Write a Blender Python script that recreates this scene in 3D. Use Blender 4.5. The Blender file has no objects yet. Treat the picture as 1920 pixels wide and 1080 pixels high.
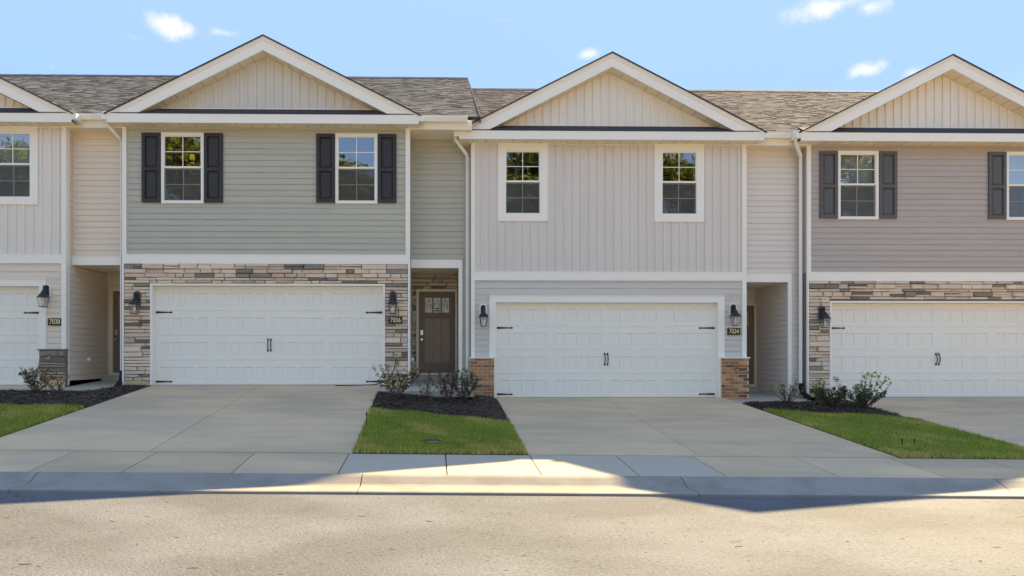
import bpy, math, random
import numpy as np
R = math.radians
random.seed(7)
S = bpy.context.scene
COL = S.collection

# ------------------------------------------------------------ camera, sky, sun, exposure
YAW = 0.0168
cam_d = bpy.data.cameras.new('camera')
cam_d.lens = 24.0; cam_d.sensor_width = 36.0
cam_d.shift_x = (960 - 833.5) / 1920
cam_d.shift_y = (673 - 540) / 1920
cam_d.clip_start = 0.1; cam_d.clip_end = 6000
cam = bpy.data.objects.new('camera', cam_d)
cam.location = (0, -14.83, 0.568)
cam.rotation_euler = (R(90), 0, -YAW)
COL.objects.link(cam)
S.camera = cam

SUN = np.array([1.03, 1.035, 1.0]); SUN /= np.linalg.norm(SUN)      # towards the sun: behind the houses, from the right
SUN_EL = math.asin(SUN[2]); SUN_AZ = math.atan2(SUN[0], SUN[1])

S.render.engine = 'CYCLES'
S.view_settings.view_transform = 'Standard'
S.view_settings.look = 'None'
S.view_settings.gamma = 1.0
S.view_settings.use_curve_mapping = False
S.view_settings.exposure = 2.0
S.view_settings.use_white_balance = True
S.view_settings.white_balance_temperature = 17500
S.view_settings.white_balance_tint = 4

w = bpy.data.worlds.new('World'); S.world = w; w.use_nodes = True
nt = w.node_tree; nt.nodes.clear()
def N(t, typ, **kw):
    n = t.nodes.new(typ)
    for k, v in kw.items(): setattr(n, k, v)
    return n
wo = N(nt, 'ShaderNodeOutputWorld'); bg = N(nt, 'ShaderNodeBackground')
sky = N(nt, 'ShaderNodeTexSky', sky_type='NISHITA', sun_disc=False)
sky.sun_elevation = SUN_EL; sky.sun_rotation = SUN_AZ
sky.altitude = 200; sky.air_density = 1.0; sky.dust_density = 0.0; sky.ozone_density = 1.5
bg.inputs['Strength'].default_value = 0.15
nt.links.new(bg.outputs[0], wo.inputs[0])
# a few small fair-weather clouds, as directions in the sky (pixel -> direction)
def pix_dir(px, py):
    a = (px - 833.5) / 1280; b = (673 - py) / 1280
    v = np.array([math.cos(YAW) * a + math.sin(YAW), math.cos(YAW) - math.sin(YAW) * a, b])
    return v / np.linalg.norm(v)
CLOUDS = [(322, 50, 62, 24, 1.0), (300, 46, 34, 17, .8), (420, 62, 30, 9, .55), (1560, 12, 95, 26, 1.0), (1625, 14, 40, 20, .8), (1490, 24, 26, 14, .45),
          (1098, 101, 36, 17, .9), (1624, 130, 46, 19, 1.0), (1712, 136, 34, 16, .7), (945, 37, 26, 5, .3),
          (98, 126, 12, 6, .3), (250, 70, 26, 9, .22), (-260, 20, 80, 26, .9), (2150, 60, 90, 28, .9), (2420, 170, 60, 20, .8),
          (700, -160, 110, 30, .9), (1250, -260, 90, 30, .9), (60, -240, 100, 34, .9)]
tc = N(nt, 'ShaderNodeTexCoord')
nz = N(nt, 'ShaderNodeTexNoise'); nz.inputs['Scale'].default_value = 26; nz.inputs['Detail'].default_value = 6; nz.inputs['Roughness'].default_value = .62
nt.links.new(tc.outputs['Generated'], nz.inputs['Vector'])
def M(t, op, a, b=None, clamp=False):
    n = N(t, 'ShaderNodeMath', operation=op, use_clamp=clamp)
    for i, v in enumerate((a, b)):
        if v is None: continue
        if isinstance(v, (int, float)): n.inputs[i].default_value = v
        else: t.links.new(v, n.inputs[i])
    return n.outputs[0]
def VM(t, op, a, b):
    n = N(t, 'ShaderNodeVectorMath', operation=op)
    for i, v in enumerate((a, b)):
        if isinstance(v, (tuple, list, np.ndarray)): n.inputs[i].default_value = tuple(float(q) for q in v)
        else: t.links.new(v, n.inputs[i])
    return n
total = None
for px, py, rx, ry, st in CLOUDS:
    d = pix_dir(px, py)
    e1 = np.cross(d, [0, 0, 1]); e1 /= np.linalg.norm(e1); e2 = np.cross(e1, d)
    scale = 1280 * (1 + ((px - 833.5) / 1280) ** 2 + ((673 - py) / 1280) ** 2) ** .5
    sub = VM(nt, 'SUBTRACT', tc.outputs['Generated'], d).outputs['Vector']
    u = M(nt, 'MULTIPLY', VM(nt, 'DOT_PRODUCT', sub, e1).outputs['Value'], scale / rx)
    v = M(nt, 'MULTIPLY', VM(nt, 'DOT_PRODUCT', sub, e2).outputs['Value'], scale / ry)
    r2 = M(nt, 'ADD', M(nt, 'MULTIPLY', u, u), M(nt, 'MULTIPLY', v, v))
    k = M(nt, 'SUBTRACT', 1.0, M(nt, 'POWER', r2, .5))
    k = M(nt, 'ADD', k, M(nt, 'MULTIPLY', M(nt, 'SUBTRACT', nz.outputs['Fac'], .5), 2.4))
    k = M(nt, 'MULTIPLY', M(nt, 'MULTIPLY', k, .9, True), st)
    total = k if total is None else M(nt, 'MAXIMUM', total, k)
sm = N(nt, 'ShaderNodeMapRange', interpolation_type='SMOOTHSTEP'); nt.links.new(total, sm.inputs[0])
mx = N(nt, 'ShaderNodeMix', data_type='RGBA')
nt.links.new(sm.outputs[0], mx.inputs['Factor'])
# clear-air gradient by elevation, blended with the physical sky
SKYG = [(0.0, (.16, .28, .58)), (.12, (.115, .228, .57)), (.32, (.062, .165, .53)), (.55, (.075, .175, .51)), (1.0, (.075, .175, .50))]
SKYK = 6.6; SKYMIX = .97
sep = N(nt, 'ShaderNodeSeparateXYZ'); nt.links.new(tc.outputs['Generated'], sep.inputs[0])
rp = N(nt, 'ShaderNodeValToRGB'); nt.links.new(sep.outputs['Z'], rp.inputs[0])
while len(rp.color_ramp.elements) < len(SKYG): rp.color_ramp.elements.new(.5)
for e, (p, c) in zip(rp.color_ramp.elements, SKYG): e.position = p; e.color = (*c, 1)
gs = N(nt, 'ShaderNodeVectorMath', operation='SCALE'); nt.links.new(rp.outputs[0], gs.inputs[0]); gs.inputs['Scale'].default_value = SKYK
sb = N(nt, 'ShaderNodeMix', data_type='RGBA'); sb.inputs['Factor'].default_value = SKYMIX
nt.links.new(sky.outputs[0], sb.inputs['A']); nt.links.new(gs.outputs[0], sb.inputs['B'])
nt.links.new(sb.outputs['Result'], mx.inputs['A'])
mx.inputs['B'].default_value = (1.35, 1.8, 3.7, 1)
nt.links.new(mx.outputs['Result'], bg.inputs['Color'])

sun_d = bpy.data.lights.new('sun', 'SUN'); sun_d.energy = 3.9; sun_d.angle = R(.5); sun_d.color = (1, .99, .985)
sun = bpy.data.objects.new('sun', sun_d); COL.objects.link(sun)
from mathutils import Vector
sun.rotation_euler = Vector(SUN).to_track_quat('Z', 'Y').to_euler()

# ------------------------------------------------------------ helpers
class MB:
    def __init__(s): s.v = []; s.f = []
    def quadbox(s, a, b):           # axis box
        x0, y0, z0 = a; x1, y1, z1 = b; n = len(s.v)
        s.v += [(x0,y0,z0),(x1,y0,z0),(x1,y1,z0),(x0,y1,z0),(x0,y0,z1),(x1,y0,z1),(x1,y1,z1),(x0,y1,z1)]
        s.f += [tuple(n+i for i in q) for q in ((0,3,2,1),(4,5,6,7),(0,1,5,4),(1,2,6,5),(2,3,7,6),(3,0,4,7))]
        return s
    def prism(s, prof, e0, e1, fn):     # profile extruded from e0 to e1; fn(p, e) -> xyz
        n = len(s.v); k = len(prof)
        s.v += [fn(p, e0) for p in prof] + [fn(p, e1) for p in prof]
        for i in range(k):
            j = (i + 1) % k
            s.f.append((n+i, n+j, n+k+j, n+k+i))
        s.f.append(tuple(n+i for i in range(k))[::-1]); s.f.append(tuple(n+k+i for i in range(k)))
        return s
    def poly(s, pts):
        n = len(s.v); s.v += [tuple(p) for p in pts]; s.f.append(tuple(range(n, n+len(pts)))); return s
    def tube(s, pts, rads, seg=6, cap=True):
        pts = [np.array(p, float) for p in pts]
        if isinstance(rads, (int, float)): rads = [rads]*len(pts)
        n = len(s.v)
        for i, p in enumerate(pts):
            t = pts[min(i+1, len(pts)-1)] - pts[max(i-1, 0)]; t /= (np.linalg.norm(t)+1e-9)
            a = np.cross(t, [0, 0, 1.0] if abs(t[2]) < .9 else [1.0, 0, 0]); a /= np.linalg.norm(a); b = np.cross(t, a)
            for k in range(seg):
                q = 2*math.pi*k/seg
                s.v.append(tuple(p + rads[i]*(math.cos(q)*a + math.sin(q)*b)))
        for i in range(len(pts)-1):
            for k in range(seg):
                k2 = (k+1) % seg
                s.f.append((n+i*seg+k, n+i*seg+k2, n+(i+1)*seg+k2, n+(i+1)*seg+k))
        if cap:
            s.f.append(tuple(n+k for k in range(seg))[::-1]); m = n+(len(pts)-1)*seg
            s.f.append(tuple(m+k for k in range(seg)))
        return s
    def mesh(s, name, mat=None, smooth=False):
        me = bpy.data.meshes.new(name); me.from_pydata(s.v, [], s.f); me.update()
        import bmesh
        bm = bmesh.new(); bm.from_mesh(me); bmesh.ops.recalc_face_normals(bm, faces=bm.faces[:]); bm.to_mesh(me); bm.free()
        if mat: me.materials.append(mat)
        if smooth:
            for p in me.polygons: p.use_smooth = True
        return me
    def build(s, name, mat, parent=None, smooth=False, loc=None):
        return link(name, s.mesh(name, mat, smooth), parent, loc)
def link(name, me, parent=None, loc=None):
    o = bpy.data.objects.new(name, me); COL.objects.link(o)
    if parent: o.parent = parent
    if loc is not None: o.location = loc
    return o
def tag(o, label=None, cat=None, group=None, kind=None):
    if label: o['label'] = label
    if cat: o['category'] = cat
    if group: o['group'] = group
    if kind: o['kind'] = kind
    return o
def empty(name, loc=(0,0,0), parent=None):
    o = bpy.data.objects.new(name, None); COL.objects.link(o); o.location = loc; o.empty_display_size = .2
    if parent: o.parent = parent
    return o
def box(name, a, b, mat, parent=None):
    return MB().quadbox(a, b).build(name, mat, parent)
def raw(name, v, f, mat, parent=None, smooth=False):
    me = bpy.data.meshes.new(name); me.from_pydata([tuple(p) for p in v], [], [tuple(q) for q in f]); me.update()
    me.materials.append(mat)
    if smooth:
        for p in me.polygons: p.use_smooth = True
    return link(name, me, parent)

# ------------------------------------------------------------ materials
def mat(name, col, rough=.6, var=.12, nscale=6, fine=60, bump=.0, bscale=80, objvar=.0, spec=.3, metal=0, stretch=None, col2=None, c2amt=0, c2scale=1.5, fk=1.0):
    m = bpy.data.materials.new(name); m.use_nodes = True
    t = m.node_tree; p = t.nodes['Principled BSDF']
    p.inputs['Roughness'].default_value = rough; p.inputs['Specular IOR Level'].default_value = spec; p.inputs['Metallic'].default_value = metal
    tcn = N(t, 'ShaderNodeTexCoord'); src = tcn.outputs['Object']
    if stretch:
        mp = N(t, 'ShaderNodeMapping'); mp.inputs['Scale'].default_value = stretch; t.links.new(src, mp.inputs['Vector']); src = mp.outputs[0]
    def noise(sc, det=4):
        n = N(t, 'ShaderNodeTexNoise'); n.inputs['Scale'].default_value = sc; n.inputs['Detail'].default_value = det
        t.links.new(src, n.inputs['Vector']); return n.outputs['Fac']
    c = N(t, 'ShaderNodeRGB'); c.outputs[0].default_value = (*col, 1); cur = c.outputs[0]
    if col2:
        mm = N(t, 'ShaderNodeMix', data_type='RGBA'); mr = N(t, 'ShaderNodeMapRange')
        t.links.new(noise(c2scale, 5), mr.inputs[0]); mr.inputs[1].default_value = .42; mr.inputs[2].default_value = .62; mr.inputs[4].default_value = c2amt
        t.links.new(mr.outputs[0], mm.inputs['Factor']); t.links.new(cur, mm.inputs['A']); mm.inputs['B'].default_value = (*col2, 1); cur = mm.outputs['Result']
    f = M(t, 'ADD', M(t, 'MULTIPLY', M(t, 'SUBTRACT', noise(nscale), .5), 2*var), M(t, 'MULTIPLY', M(t, 'SUBTRACT', noise(fine, 2), .5), var*fk))
    if objvar:
        oi = N(t, 'ShaderNodeObjectInfo')
        f = M(t, 'ADD', f, M(t, 'MULTIPLY', M(t, 'SUBTRACT', oi.outputs['Random'], .5), 2*objvar))
    g = M(t, 'ADD', f, 1.0)
    vm = N(t, 'ShaderNodeVectorMath', operation='SCALE'); t.links.new(cur, vm.inputs[0]); t.links.new(g, vm.inputs['Scale'])
    t.links.new(vm.outputs[0], p.inputs['Base Color'])
    if bump:
        b = N(t, 'ShaderNodeBump'); b.inputs['Strength'].default_value = bump; b.inputs['Distance'].default_value = .01
        t.links.new(noise(bscale, 5), b.inputs['Height']); t.links.new(b.outputs[0], p.inputs['Normal'])
    return m
def srgb(r, g, b, k=1.0):
    f = lambda c: ((c/255+.055)/1.055)**2.4 if c > 10 else c/255/12.92
    return (f(r)*k, f(g)*k, f(b)*k)
def vin_col(rgb):
    c = [q*k for q, k in zip(srgb(*rgb), (1.42, 1.35, 1.27))]; m = min(1, .86/max(c)); return tuple(q*m for q in c)
def vinyl(name, rgb): return mat(name, vin_col(rgb), .5, .035, 1.5, 40, .05, 30, objvar=.018, spec=.3)
WHITE = mat('white_trim', srgb(250, 242, 228), .45, .02, 2, 30)
CREAMTRIM = mat('cream_soffit', srgb(246, 232, 210), .5, .03, 2, 30)
GUTTER = mat('gutter_white', srgb(246, 240, 228), .35, .02, 2, 30)
DOORW = mat('garage_door_white', srgb(246, 238, 223), .42, .02, 1.2, 160, .08, 260)
BLACK = mat('black_metal', (.012, .012, .013), .4, .1, 20, 80, spec=.5)
SHUT_D = mat('charcoal_shutter', srgb(60, 58, 58), .5, .05, 6, 60, .05, 60)
SHUT_G = mat('slate_grey_shutter', srgb(96, 93, 92), .5, .05, 6, 60, .05, 60)
DARK = mat('dark_gap', (.02, .02, .02), .9, .1)
MORTAR = mat('mortar', srgb(150, 138, 122), .9, .1, 8, 90, .3, 120)
MORTAR_ST = mat('stone_backing', srgb(140, 122, 108), .9, .15, 8, 90, .3, 120)
BMORTAR = mat('brick_mortar', srgb(238, 214, 186), .9, .08, 8, 90, .3, 120)
FOUND = mat('tan_foundation', srgb(229, 188, 138), .9, .1, 8, 60, .3, 90)
INTER = mat('interior_wall', (.32, .31, .29), .9, .05)
BLIND = mat('white_blind', (.75, .76, .74), .6, .02)
STONES = [mat('stone_tan', srgb(232, 206, 180), .85, .14, 9, 70, .5, 60, objvar=.10), mat('stone_buff', srgb(224, 198, 174), .85, .15, 9, 70, .5, 60, objvar=.10),
          mat('stone_rose', srgb(208, 180, 160), .85, .15, 9, 70, .5, 60, objvar=.10), mat('stone_plum', srgb(142, 124, 110), .85, .2, 9, 70, .5, 60, objvar=.12),
          mat('stone_olive', srgb(150, 140, 124), .85, .2, 9, 70, .5, 60, objvar=.12)]
GREYST = [mat('greystone_a', srgb(151, 136, 120), .85, .25, 9, 70, .5, 60, objvar=.15), mat('greystone_b', srgb(121, 109, 99), .85, .25, 9, 70, .5, 60, objvar=.15), mat('greystone_c', srgb(184, 161, 131), .85, .25, 9, 70, .5, 60, objvar=.12)]
BRICKS = [mat('brick_red', srgb(193, 129, 90), .85, .2, 14, 90, .4, 90, objvar=.12), mat('brick_brown', srgb(167, 112, 82), .85, .22, 14, 90, .4, 90, objvar=.12), mat('brick_dark', srgb(124, 87, 69), .85, .2, 14, 90, .4, 90, objvar=.1), mat('brick_pink', srgb(213, 152, 112), .85, .2, 14, 90, .4, 90, objvar=.1)]
WOOD = mat('brown_wood', srgb(166, 138, 114), .45, .2, 5, 40, .15, 60, stretch=(14, 14, 1.2))
WOOD_D = mat('dark_wood', srgb(138, 112, 96), .45, .2, 5, 40, .15, 60, stretch=(14, 14, 1.2))
DFRAME = mat('door_frame_tan', srgb(243, 224, 194), .5, .03)
METAL = mat('satin_nickel', (.55, .53, .5), .3, .05, metal=1)
CONC = mat('concrete', srgb(222, 184, 150), .85, .14, 2.4, 60, .4, 90, objvar=.08, fk=3, col2=srgb(200, 169, 141), c2amt=.9, c2scale=.8, stretch=(.6, 1.4, 1))
CONC_L = mat('pale_concrete', srgb(190, 173, 155), .85, .07, 1.2, 120, .2, 200, objvar=.03)
CURB = mat('kerb_concrete', srgb(158, 150, 142), .88, .12, 1.5, 90, .35, 130, objvar=.04, col2=srgb(140, 131, 122), c2amt=.7, c2scale=3.0)
STREETM = mat('dusty_asphalt', srgb(91, 92, 96), .92, .14, 2.2, 48, .9, 60, fk=7, col2=srgb(104, 106, 112), c2amt=.9, c2scale=.9, stretch=(.75, 1, 1))
SOIL = mat('soil', srgb(78, 70, 46), .95, .25, 6, 60, .4, 60)
BOUNCE_SOIL = mat('pale_bounce_soil', srgb(206, 190, 166), .95, .2, .8, 40, .4, 40)  # unseen ground opposite, made pale to bounce warm light onto the fronts
MULCH = mat('mulch_base', srgb(74, 58, 48), .95, .35, 14, 90, .8, 60)
CHIP = mat('mulch_chip', srgb(92, 72, 60), .9, .5, 9, 50)
CHIP_L = mat('mulch_chip_pale', srgb(150, 136, 118), .9, .4, 9, 50)
PIPE = mat('black_plastic', (.01, .01, .011), .45, .1)
def attr_mat(name, rough=.8, k=1.0, transl=0.0, spec=.2):
    m = bpy.data.materials.new(name); m.use_nodes = True; t = m.node_tree; p = t.nodes['Principled BSDF']
    a = N(t, 'ShaderNodeAttribute'); a.attribute_name = 'Col'
    t.links.new(a.outputs['Color'], p.inputs['Base Color']); p.inputs['Roughness'].default_value = rough; p.inputs['Specular IOR Level'].default_value = spec
    if transl:
        tr = N(t, 'ShaderNodeBsdfTranslucent'); t.links.new(a.outputs['Color'], tr.inputs['Color']); ms = N(t, 'ShaderNodeMixShader'); ms.inputs[0].default_value = transl
        t.links.new(p.outputs[0], ms.inputs[1]); t.links.new(tr.outputs[0], ms.inputs[2]); t.links.new(ms.outputs[0], t.nodes['Material Output'].inputs[0])
    return m
LEAF = attr_mat('leaf', .5, transl=.35, spec=.3)
GRASS = attr_mat('grass_blade', .7, transl=.3)
SHINGLE = attr_mat('asphalt_shingle', 1.0, spec=.02)
SHINGLE_D = mat('dark_shingle', srgb(66, 68, 76), .9, .25, 5, 60, .4, 60, stretch=(1, 3, 3))
BARK = mat('bark', srgb(92, 78, 66), .9, .3, 8, 50, .6, 40)
TWIG = mat('twig', srgb(104, 82, 70), .85, .2, 20, 60)
def face_cols(o, cols, nverts):       # per-face colours -> corner attribute
    me = o.data; a = me.color_attributes.new('Col', 'FLOAT_COLOR', 'CORNER')
    c = np.ones((len(me.loops), 4), np.float32)
    c[:, :3] = np.repeat(np.asarray(cols, np.float32), nverts, axis=0)
    a.data.foreach_set('color', c.ravel())
def glass_mat(name, fac, tint, wav):
    m = bpy.data.materials.new(name); m.use_nodes = True; t = m.node_tree; t.nodes.remove(t.nodes['Principled BSDF'])
    tr = N(t, 'ShaderNodeBsdfTransparent'); tr.inputs[0].default_value = (*tint, 1)
    gl = N(t, 'ShaderNodeBsdfGlossy'); gl.inputs['Roughness'].default_value = .0; gl.inputs['Color'].default_value = (.9, .97, 1, 1)
    ms = N(t, 'ShaderNodeMixShader'); ms.inputs[0].default_value = fac
    tcn = N(t, 'ShaderNodeTexCoord'); nn = N(t, 'ShaderNodeTexNoise'); nn.inputs['Scale'].default_value = wav; nn.inputs['Detail'].default_value = 1
    t.links.new(tcn.outputs['Object'], nn.inputs['Vector'])
    b = N(t, 'ShaderNodeBump'); b.inputs['Strength'].default_value = .25; b.inputs['Distance'].default_value = .01
    t.links.new(nn.outputs['Fac'], b.inputs['Height']); t.links.new(b.outputs[0], gl.inputs['Normal'])
    t.links.new(tr.outputs[0], ms.inputs[1]); t.links.new(gl.outputs[0], ms.inputs[2]); t.links.new(ms.outputs[0], t.nodes['Material Output'].inputs[0])
    return m
GLASS = glass_mat('window_glass', .30, (.75, .8, .8), 2.2)
LAMPGLASS = glass_mat('lantern_glass', .12, (.95, .95, .93), 8)
def screen_mat():
    m = bpy.data.materials.new('insect_screen'); m.use_nodes = True; t = m.node_tree; p = t.nodes['Principled BSDF']
    p.inputs['Base Color'].default_value = (.1, .1, .09, 1); p.inputs['Roughness'].default_value = .8
    tr = N(t, 'ShaderNodeBsdfTransparent'); ms = N(t, 'ShaderNodeMixShader'); ms.inputs[0].default_value = .55
    t.links.new(tr.outputs[0], ms.inputs[1]); t.links.new(p.outputs[0], ms.inputs[2]); t.links.new(ms.outputs[0], t.nodes['Material Output'].inputs[0])
    return m
SCREEN = screen_mat()
ARTGLASS = mat('leaded_glass', srgb(238, 228, 204), .15, .5, 18, 40, .6, 30, spec=.6)  # cream base colour paints in the bright reflection on the lites
BULB = mat('frosted_bulb', (.8, .8, .78), .3, .02)
GOLD = mat('gold_digits', srgb(244, 226, 172), .4, .05, spec=.5)
PLAQ = mat('plaque_brown', srgb(52, 40, 24), .5, .1)

# ------------------------------------------------------------ ground
def floor_z(X):                       # garage floors step down between B and C
    t = min(1, max(0, (X + 1.16) / 2.57)); return -.30 * t
def walk_back_z(X): return -.66 - .0108 * X
def walk_front_z(X): return -.746 - .0098 * X
def setback(X): return 0 if X < -1.0 else .4 * min(1, (X + 1.0) / 2.0)
def ground_z(X, Y):
    y0 = setback(X); s = y0 - Y; L = 6.04 + y0
    if s <= 0: return floor_z(X) - .01
    return floor_z(X) - .01 + (walk_back_z(X) - floor_z(X) + .01) * min(1, s / L)
def shear(X, Y):                      # the drives do not run quite square to the fronts
    return float(np.interp(X, [-14, -6, -1.1, 1.4, 3.8, 6.5, 9, 14], [.1, .1, .1, -.17, -.33, -.46, -.72, -1.0])) * min(1, max(0, -Y/6.04))
def sheet(name, x0, x1, yfun0, yfun1, zfun, mat_, parent=None, nx=8, ny=6, thick=.12, sh=False):
    v = []; f = []
    for i in range(nx+1):
        X = x0 + (x1-x0)*i/nx
        for j in range(ny+1):
            Y = yfun0(X) + (yfun1(X)-yfun0(X))*j/ny
            v.append((X + (shear(X, Y) if sh else 0), Y, zfun(X, Y)))
    nv = len(v)
    for i in range(nx):
        for j in range(ny):
            a = i*(ny+1)+j; f.append((a, a+ny+1, a+ny+2, a+1))
    # skirt
    rim = [i*(ny+1) for i in range(nx+1)] + [nx*(ny+1)+j for j in range(1, ny+1)] + [i*(ny+1)+ny for i in range(nx-1, -1, -1)] + [j for j in range(ny-1, 0, -1)]
    for k in rim: v.append((v[k][0], v[k][1], v[k][2]-thick))
    m = len(rim)
    for k in range(m): f.append((rim[k], nv+k, nv+(k+1) % m, rim[(k+1) % m]))
    b = MB(); b.v = v; b.f = f
    return b.build(name, mat_, parent)
# everything under it: one sheet to the horizon
def terr(X, Y):
    if Y < -6: return -1.02 - .0098 * max(-40, min(40, X))
    if Y < .6: return ground_z(X, Y) - .16
    return -.45
xs = [-900, -200, -60, -25] + list(np.linspace(-16, 16, 33)) + [25, 60, 200, 900]
ys = [-900, -200, -60, -30, -20, -12, -8, -6.9, -6.0] + list(np.linspace(-5, .4, 10)) + [.6, .9, 14, 40, 200, 900]
v = [(x, y, terr(x, y)) for x in xs for y in ys]; ny = len(ys)
f = [(i*ny+j, (i+1)*ny+j, (i+1)*ny+j+1, i*ny+j+1) for i in range(len(xs)-1) for j in range(ny-1)]
tag(raw('ground', v, f, SOIL), kind='structure')
# street
def street_z(X, Y): return -.862 - .0098 * X + .012 * min(1, max(0, (-7.7 - Y) / 4)) * 1.0
st = sheet('street', -40, 40, lambda X: -17.5, lambda X: -7.665, street_z, STREETM, None, 20, 12, .1)
tag(st, kind='structure')
far = sheet('far_verge', -40, 40, lambda X: -40, lambda X: -17.52, lambda X, Y: -.80-.0098*X, BOUNCE_SOIL, None, 8, 4, .1); tag(far, kind='structure')
# kerb: rolled kerb and gutter pan, in cast lengths
kerb = tag(empty('kerb'), kind='structure')
prof = [(-7.075, .0), (-7.105, -.003), (-7.145, -.014), (-7.27, -.074), (-7.31, -.084), (-7.36, -.087), (-7.63, -.084), (-7.65, -.092), (-7.66, -.2), (-7.075, -.2)]
kj = [-4.42 + 3.62*i for i in range(-5, 7)]
for i in range(len(kj)-1):
    b = MB(); a0, a1 = kj[i]+.006, kj[i+1]-.006
    b.prism(prof, a0, a1, lambda p, e: (e, p[0], walk_front_z(e)+p[1]))
    b.build('kerb_length', CURB, kerb)
# sidewalk slabs
walk = tag(empty('sidewalk'), kind='structure')
wj = [-4.56 - 1.2*i for i in range(9, 0, -1)] + [-4.56, -3.52, -2.28, -1.08, .16, 1.24, 2.36, 3.36, 4.69, 5.93] + [5.93+1.2*i for i in range(1, 9)]
def walk_z(X, Y): t = (-6.04 - Y) / 1.03; return walk_back_z(X)*(1-t) + walk_front_z(X)*t
for i in range(len(wj)-1):
    sheet('slab', wj[i]+.007, wj[i+1]-.007, lambda X: -7.068, lambda X: -6.042, walk_z, CONC if not (-1.2 < wj[i] < 2.4) else CONC_L, walk, 2, 2, .1)  # slabs in the sunlit stretch get their own colour, less orange under sun
# driveways
def driveway(x0, x1, ysb, joint, cross):
    d = tag(empty('driveway'), kind='structure')
    xs_ = [x0, joint, x1]; ysr = [ysb + .1] + cross + [-6.042]
    for i in range(2):
        for j in range(len(ysr)-1):
            sheet('slab', xs_[i]+(.005 if i else 0), xs_[i+1]-(0 if i else .005), lambda X, a=ysr[j+1]: a+.004, lambda X, a=ysr[j]: a-.004,
                  lambda X, Y: ground_z(X, Y)+.012, CONC, d, 6, 6, .1, True)
    return d
driveway(-13.45, -8.43, 0, -10.94, [-3.05])
driveway(-6.05, -1.14, 0, -3.72, [-3.05])
driveway(1.40, 6.52, .4, 3.79, [-2.7])
driveway(8.95, 14.0, .4, 11.5, [-2.7])
# walks from drive to porch
def path(x0, x1, y0, y1, zt, za):
    p = sheet('front_path', x0, x1, lambda X: y0, lambda X: y1, lambda X, Y: za + (zt-za)*(Y-y0)/(y1-y0), CONC_L, None, 2, 4, .12)
    tag(p, kind='structure')
path(-8.42, -6.70, -1.02, 1.56, .055, -.085)
path(-1.13, .83, -.98, 1.56, .055, -.085)
path(6.53, 8.34, -.60, 1.96, -.245, -.385)

# planting beds and lawns
def bed_front(xa, ya, xb, yb): return lambda X: ya + (yb-ya)*(X-xa)/(xb-xa)
BEDS = [(-10.0, -6.07, lambda X: -2.55 - .35*(X+10)/3.9 - .08*math.sin(X*5), lambda X: -1.03 if X < -6.75 else -1.03 + min(1, (X+6.75)/.15)*.98),
        (-1.12, 1.38, lambda X: -2.95 - .16*(X+1.1) - .06*math.sin(X*6), lambda X: -.99 if X < .75 else -.99 + min(1, (X-.75)/.2)*1.3),
        (6.54, 8.93, lambda X: -1.75 - .42*(X-6.5) + .1*math.sin(X*4), lambda X: -.61 if X < 8.3 else -.61 + min(1, (X-8.3)/.15)*.95)]
def bed_z(i):
    x0, x1, yf, yb = BEDS[i]
    def z(X, Y):
        u = max(0, min(1, (X-x0)/(x1-x0))); t = max(0, min(1, (Y-yf(X))/(yb(X)-yf(X)+1e-6)))
        return ground_z(X, Y) + .015 + .085*(4*u*(1-u))**.4*(4*t*(1-t))**.5 + .012*math.sin(X*9+Y*7)*math.sin(Y*11)
    return z
LX = [(-10.0, -6.08), (-1.11, 1.37), (6.55, 8.92)]
rng = np.random.default_rng(3)
def leaf_cloud(name, pts, nor, size, cols, mat_, parent, aspect=.5):
    """folded leaf quads at pts"""
    n = len(pts); nor = nor/(np.linalg.norm(nor, axis=1, keepdims=True)+1e-9)
    a = rng.normal(size=(n, 3)); a -= (a*nor).sum(1, keepdims=True)*nor; a /= np.linalg.norm(a, axis=1, keepdims=True)
    b = np.cross(nor, a); s = size[:, None]
    V = np.stack([pts - a*s*.5, pts + b*s*aspect*.5 + nor*s*.06, pts + a*s*.5, pts - b*s*aspect*.5 + nor*s*.06], 1).reshape(-1, 3)
    F = np.arange(n*4).reshape(-1, 4)
    me = bpy.data.meshes.new(name); me.vertices.add(n*4); me.vertices.foreach_set('co', V.ravel().astype(np.float32))
    me.loops.add(n*4); me.loops.foreach_set('vertex_index', F.ravel().astype(np.int32))
    me.polygons.add(n); me.polygons.foreach_set('loop_start', (np.arange(n)*4).astype(np.int32)); me.polygons.foreach_set('loop_total', np.full(n, 4, np.int32))
    me.update(); me.validate(); me.materials.append(mat_)
    o = link(name, me, parent); face_cols(o, cols, 4); return o
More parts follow.
